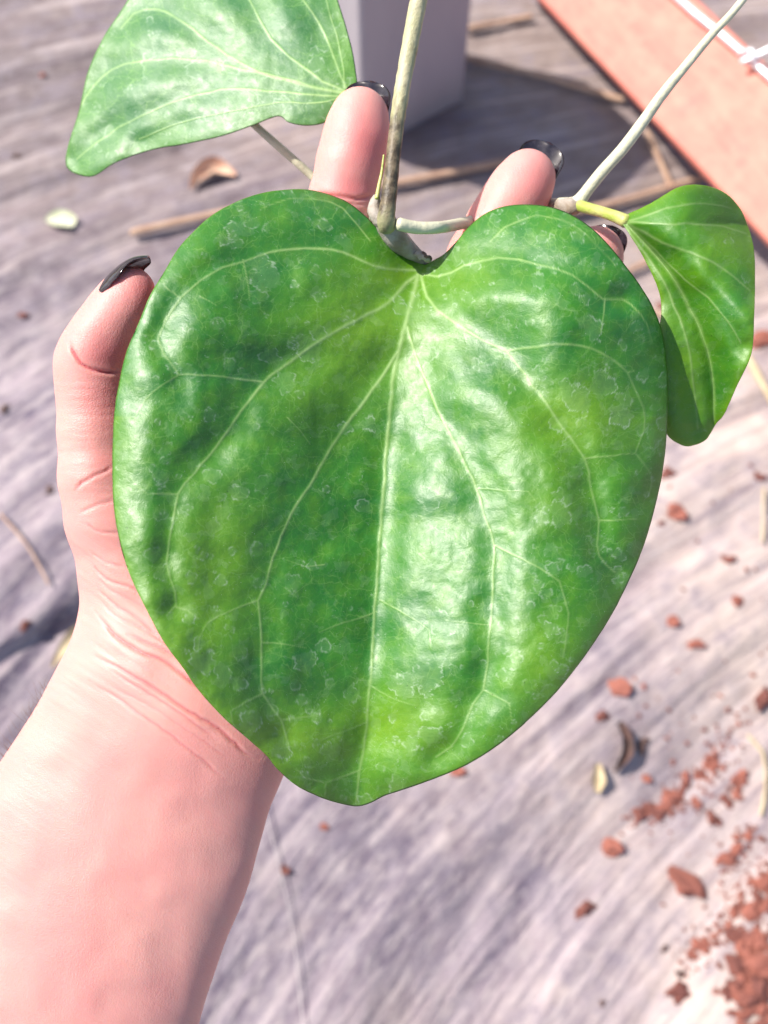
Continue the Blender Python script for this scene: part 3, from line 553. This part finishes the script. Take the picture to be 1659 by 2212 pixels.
# ------------------------------------------------------------------ hand and forearm: one continuous skin from a blended distance field
# chain rows: u, v, distance (m), half width (photo px), depth ratio
chains = [
 ([(399,1495,.280,246,.42),(325,1650,.281,262,.41),(265,1785,.281,283,.41),(225,1870,.281,291,.42),(152,2040,.281,303,.43),(88,2205,.281,319,.45),(0,2450,.281,335,.55),(-60,2640,.281,340,.55)], 0),
 ([(399,1495,.281,244,.58),(470,1380,.286,262,.50),(560,1230,.290,300,.42),(660,1060,.295,340,.38),(740,900,.298,330,.36)], .010),
 ([(760,1000,.298,290,.40),(940,1000,.300,290,.38),(1000,1100,.300,250,.40)], .010),
 ([(345,1400,.283,132,.95),(290,1240,.282,112,1.0),(245,1120,.279,99,1.0),(222,1030,.277,90,1.0),(212,930,.276,82,1.0),(205,850,.275,77,1.0),(200,785,.274,73,1.0)], .009),
 ([(200,785,.274,73,1.0),(210,752,.2725,68,.98),(232,712,.271,66,.92),(257,668,.2700,60,.86),(277,636,.2695,52,.80),(283,626,.2695,48,.78)], .0045),
 ([(700,950,.298,92,.9),(722,700,.296,82,.95),(733,520,.294,74,1),(741,430,.292,71,1),(757,352,.2905,70,.95),(769,292,.2895,66,.92),(776,258,.289,59,.85),(778,246,.289,55,.82)], .006),
 ([(920,950,.300,90,.9),(985,700,.300,80,.95),(1040,555,.298,70,1),(1078,490,.296,69,1),(1108,437,.2945,67,.95),(1132,396,.2935,61,.9),(1142,379,.293,55,.85)], .006),
 ([(1080,1000,.302,85,.9),(1160,800,.300,72,.95),(1232,660,.298,66,1),(1268,592,.296,62,.95),(1286,552,.295,56,.88),(1287,546,.295,54,.86)], .006),
 ([(1120,1150,.302,80,.9),(1220,980,.300,62,.95),(1285,870,.298,56,1),(1300,810,.297,50,.95)], .006)]
h_ = .00085
lo = np.array([-.145, -.185, .240]); hi = np.array([.085, .125, .330]); dims = np.ceil((hi - lo)/h_).astype(int)
gx_, gy_, gz_ = [lo[i] + h_*np.arange(dims[i]) for i in range(3)]
SDF = np.full(dims, .02, np.float32)
def cs(u, v, d): return np.array([(u - CX)/F*d, (CY - v)/F*d, d])
for rows, kfirst in chains:
    for i in range(len(rows) - 1):
        (u0, v0, d0, w0, r0), (u1, v1, d1, w1, r1) = rows[i], rows[i+1]
        a = cs(u0, v0, d0); b = cs(u1, v1, d1); ra, rb = w0*d0/F, w1*d1/F; k_ = .0028 if (i or not kfirst) else kfirst
        if rows[0][3] == 399 or rows[0][3] == 246: k_ = .006
        mg = max(ra, rb) + k_ + .003; mn = np.minimum(a, b) - mg; mxx = np.maximum(a, b) + mg
        i0 = np.clip(((mn - lo)/h_).astype(int), 0, dims); i1 = np.clip(((mxx - lo)/h_).astype(int) + 1, 0, dims)
        sl = tuple(slice(p, q) for p, q in zip(i0, i1))
        X = gx_[sl[0]][:, None, None]; Y = gy_[sl[1]][None, :, None]; Z = gz_[sl[2]][None, None, :]
        ab = b - a; L2 = ab @ ab; t_ = np.clip(((X-a[0])*ab[0] + (Y-a[1])*ab[1] + (Z-a[2])*ab[2])/L2, 0, 1)
        r = ra + (rb - ra)*t_; rat = r0 + (r1 - r0)*t_
        qx = X - a[0] - t_*ab[0]; qy = Y - a[1] - t_*ab[1]; qz = (Z - a[2] - t_*ab[2])/rat
        ln = np.sqrt(qx*qx + qy*qy + qz*qz); dd = (ln - r)*np.where(ln > 1e-9, (rat + (1-rat)*(np.hypot(qx, qy)/np.maximum(ln, 1e-9))), 1)
        S = SDF[sl]; hh = np.clip(.5 + .5*(S - dd)/k_, 0, 1); SDF[sl] = S*(1-hh) + dd*hh - k_*hh*(1-hh)
import openvdb
grid = openvdb.FloatGrid(); grid.copyFromArray(np.ascontiguousarray(SDF)); pts, quads = grid.convertToQuads(0.0)
pts = pts*h_ + lo
W3 = CAM + pts[:, :1]*CR + pts[:, 1:2]*CU + pts[:, 2:3]*CF
tmp = mesh_np('hand_tmp', W3, quads[:, ::-1]); to = bpy.data.objects.new('hand_tmp', tmp); COL.objects.link(to)
sm = to.modifiers.new('s', 'SMOOTH'); sm.factor = .5; sm.iterations = 5
sb = to.modifiers.new('b', 'SUBSURF'); sb.levels = 1; sb.render_levels = 1
dg = bpy.context.evaluated_depsgraph_get(); dg.update(); hm = bpy.data.meshes.new_from_object(to.evaluated_get(dg)); hm.name = 'person'
bpy.data.objects.remove(to); nv = len(hm.vertices)
P = np.zeros(nv*3, np.float32); hm.vertices.foreach_get('co', P); P = P.reshape(-1, 3).astype(float)
N = np.zeros(nv*3, np.float32); hm.vertex_normals.foreach_get('vector', N); N = N.reshape(-1, 3).astype(float)
if np.mean(np.sum(N*(P - P.mean(0)), 1)) < 0: hm.flip_normals(); N = -N
uu, vv, dd = to_px(P); face = np.clip(np.sum(N*(CAM - P), 1)/np.linalg.norm(CAM - P, axis=1)*2.2, 0, 1)
disp = np.zeros(nv); red = np.zeros(nv)
def crease(pts, depth, wpx, redn=.35):
    global disp, red
    c = catmull(pts, 14); c = c + rng.normal(0, .7, c.shape); d, fr = seg_dist(uu, vv, c); env = np.clip(np.sin(np.clip(fr, .03, .97)*math.pi)*2.2, 0, 1)*face
    disp -= depth*np.exp(-(d/wpx)**2)*env; disp += depth*.12*np.exp(-((d - wpx*3)/(wpx*2))**2)*env; red = np.maximum(red, redn*np.exp(-(d/(wpx*1.1))**2)*env)
for c_ in ([(206,1322),(246,1371),(302,1407),(357,1431),(417,1475),(460,1510)], [(208,1418),(240,1434),(270,1451),(337,1490),(397,1530),(476,1578),(528,1625),(560,1640)]): crease(c_, .00065, 3.4, .55)
for c_ in ([(194,1471),(254,1510),(317,1554),(377,1594),(436,1641),(496,1689)], [(278,1371),(340,1398),(397,1423),(430,1450)], [(240,1450),(320,1498),(400,1548),(470,1600)], [(198,1213),(223,1247),(278,1267),(317,1282)], [(208,1267),(248,1307),(297,1337),(347,1381)]): crease(c_, .00036, 3.0, .32)
for c_ in ([(205,1240),(240,1275),(290,1300),(340,1330)], [(212,1292),(250,1330),(310,1360),(370,1400)], [(196,1190),(230,1215),(270,1225)], [(230,1478),(330,1530),(430,1595),(510,1650)], [(170,1110),(210,1090),(250,1080)], [(182,1130),(220,1150),(265,1150)]): crease(c_, .00024, 3.0, .16)
crease([(152,742),(164,771),(188,794),(218,804),(262,804)], .0008, 3.2, .95)
crease([(160,1060),(176,1044),(208,1027),(248,1007)], .0004, 3, .4)
crease([(680,418),(730,424),(770,430),(812,424)], .0006, 4.5, .6); crease([(690,428),(750,440),(800,440)], .0003, 4, .3)
crease([(1010,478),(1050,497),(1090,512)], .0005, 4, .3); crease([(1030,468),(1060,480),(1090,488)], .0003, 3, .2)
def blob(u, v, a, b, s_, amp=0.0, f=None):
    global red, disp
    g_ = np.exp(-((uu-u)/a)**2 - ((vv-v)/b)**2)
    if f is not None: g_ = g_*f
    red = np.maximum(red, s_*g_); disp = disp + amp*g_*face
hand = vv < 1250
blob(805, 320, 55, 80, .62); blob(770, 405, 55, 34, .62); blob(1175, 405, 45, 65, .55); blob(235, 765, 65, 48, .62); blob(325, 620, 45, 70, .65); blob(235, 860, 60, 90, .40); blob(238, 1000, 50, 40, .35); blob(200, 1760, 200, 200, .10); blob(560, 1700, 60, 120, .2); blob(1310, 530, 40, 40, .2)
disp += .0005*noise2(uu/60, vv/60, 1)*face
_w = ((vv - 1120) > 0)*np.exp(-np.maximum(vv - 1480, 0)/60.)*np.clip((vv - 1120)/60, 0, 1)
s2 = (-.55*(uu - 200) + .83*(vv - 1300)); t2 = (.83*(uu - 200) + .55*(vv - 1300))
disp += (.00022*noise2(s2/11 + .6*noise2(t2/60, s2/60, 2), t2/95, 21) + .00010*noise2(s2/5.5, t2/60, 22))*face*_w
disp += .00006*(noise2(s2/5, t2/45, 23))*face*(vv > 1400) + .00011*noise2(vv/8 + .5*noise2(uu/25, vv/25, 4), uu/60, 24)*face*((vv > 820) & (vv < 1120) & (uu < 270)) 
P = P + N*disp[:, None]; org = at(399., 1495., .281)
hm.vertices.foreach_set('co', (P - org).astype(np.float32).ravel()); attr(hm, 'red', np.clip(red, 0, 1)); hm.polygons.foreach_set('use_smooth', np.ones(len(hm.polygons), bool)); hm.update()
person = link('person', hm, M_skin); person.location = org
tag(person, 'bare forearm and open hand with long black nails holding the large leaf from behind', 'person')

# nails: thin curved shells that start on the back of the fingertip and reach past it
def nail(tip, base, back, wid, length, over, arch, R, label=None, curl=.0016):
    """tip/base: points on the finger axis; back: direction of the finger's back; wid half width (m)"""
    tip, base, back = map(np.array, (tip, base, back)); ax = tip - base; ax /= np.linalg.norm(ax); back = back - ax*(back @ ax); back /= np.linalg.norm(back); sd = np.cross(ax, back)
    nu, nv_ = 22, 15; top = []; bot = []
    for i in range(nu):
        s_ = i/(nu-1); al = -length + s_*(length + over); wv = wid*(1 - .12*(1-s_)) * (math.sqrt(max(0, 1 - max(0, (s_-.62)/.385)**2.2)) if s_ > .62 else 1)*(.75 + .25*min(1, s_*6))
        for j in range(nv_):
            a = (j/(nv_-1)*2 - 1); x = a*wv; hgt = R*arch*math.sqrt(max(.0, 1 - (x/(wid*1.25))**2)) - curl*(s_**2)*1.2
            p = tip + ax*al + sd*x + back*hgt; top.append(p); bot.append(p - back*.0007*(.25 + .75*(1-abs(a))))
    V = np.array(top + bot); n1 = nu*nv_; c = V.mean(0)
    f = [[i*nv_+j, i*nv_+j+1, (i+1)*nv_+j+1, (i+1)*nv_+j] for i in range(nu-1) for j in range(nv_-1)]
    f2 = [[n1+q for q in reversed(x)] for x in f]
    b = [i*nv_ for i in range(nu)] + [(nu-1)*nv_+k for k in range(1, nv_)] + [i*nv_+nv_-1 for i in range(nu-2, -1, -1)] + [k for k in range(nv_-2, 0, -1)]
    f3 = [[b[i], b[i-1], n1+b[i-1], n1+b[i]] for i in range(len(b))]
    me = mesh_np('fingernail', V - c, f + f2 + f3); me.materials.append(M_nail)
    o = link('fingernail', me, M_nail); o.location = c; o.parent = person; o.matrix_parent_inverse = Matrix.Translation(person.location).inverted()
    if label: o['label'] = label
    return o
W = lambda u, v, d: at(float(u), float(v), float(d))
D = lambda x, y, z: x*CR + y*CU + z*CF            # camera-like axes: right, up, away
def nail_path(path, wid, arch, near, label):
    """nail seen from its side: path = crest points (u, v, d); near = how far the edge towards the lens sits in front of the crest"""
    C = catmull(path, 5); P = at(C[:, 0], C[:, 1], C[:, 2]); n = len(P); T = np.gradient(P, axis=0); T /= np.linalg.norm(T, axis=1)[:, None]
    K = 15; V = []; U = []
    for i in range(n):
        s_ = i/(n-1); out = np.cross(T[i], CF); out /= np.linalg.norm(out); out = out*np.sign(out @ (-CR*.8 + CU*.6))
        sd = np.cross(T[i], out); sd = sd*np.sign(sd @ -CF)
        wv = wid*min(1, .45 + s_*2.2)*(math.sqrt(max(.02, 1 - max(0, (s_-.55)/.46)**2.2)) if s_ > .55 else 1); av = arch*min(1, .25 + s_*2.0)*(1 if s_ < .6 else 1 - .75*(s_-.6)/.4)
        for k in range(K):
            a = (k/(K-1)*2 - 1)*1.25; p = P[i] + sd*math.sin(a)*wv/math.sin(1.25) - out*av*(1 - math.cos(a))/(1 - math.cos(1.25)); V.append(p); U.append(p - out*.0006*(1 - .6*abs(a)) )
    V = np.array(V + U); n1 = n*K; c = V.mean(0)
    f = [[i*K+j, i*K+j+1, (i+1)*K+j+1, (i+1)*K+j] for i in range(n-1) for j in range(K-1)]; f2 = [[n1+q for q in reversed(x)] for x in f]
    b = [i*K for i in range(n)] + [(n-1)*K+k for k in range(1, K)] + [i*K+K-1 for i in range(n-2, -1, -1)] + [k for k in range(K-2, 0, -1)]
    me = mesh_np('fingernail', V - c, f + f2 + [[b[i], b[i-1], n1+b[i-1], n1+b[i]] for i in range(len(b))])
    o = link('fingernail', me, M_nail); o.location = c; o.parent = person; o.matrix_parent_inverse = Matrix.Translation(person.location).inverted(); o['label'] = label
W = lambda u, v, d: at(float(u), float(v), float(d))
D = lambda x, y, z: x*CR + y*CU + z*CF            # camera-like axes: right, up, away
nail_path([(200,664,.2712),(212,632,.2706),(232,600,.270),(262,573,.2692),(292,557,.2685),(321,552,.268)], .0060, .0036, .004, 'long black thumb nail seen from its side')
nail(W(788,205,.290), W(764,310,.2905), D(.30,.02,1), .0070, .009, .0046, 1.0, .0045)
nail(W(1168,334,.294), W(1115,425,.2945), D(.40,.18,1), .0068, .009, .0046, 1.0, .0045)
nail(W(1306,508,.296), W(1275,580,.297), D(.75,.30,1), .0064, .009, .0036, 1.0, .0050)

# fine hairs along the outer edge of the forearm
cand = np.where((vv > 1480) & (vv < 1800) & (face < .55) & (uu < 230) & (uu > 0) & (dd < .286))[0]
if len(cand):
    Vh, Fh, Th = [], [], []; base = 0
    for i in rng.choice(cand, min(90, len(cand)), replace=False):
        p0 = P[i]; out = N[i]; sl_ = CU*.5 + CR*rng.normal(.1, .3); ln = rng.uniform(.002, .0055)
        q = [p0 - out*.0004, p0 + (out*.5 + sl_*.5)*ln*.5, p0 + (out*.55 + sl_*1.1)*ln]
        v_, f_, t_ = tube_np(np.array(q), np.array([.00004, .00003, .00001]), 4, tangent_caps=False)
        Vh.append(v_); Fh += [[a + base for a in x] for x in f_]; Th += [[a + base for a in x] for x in t_]; base += len(v_)
    m = NT('hair'); m.p(Base__Color=(.16, .09, .06), Roughness=.5)
    ho = link('hair', mesh_np('hair', np.vstack(Vh) - org, Fh, Th), m.m); ho.location = org; ho.parent = person; ho.matrix_parent_inverse = Matrix.Translation(person.location).inverted(); ho['kind'] = 'stuff'
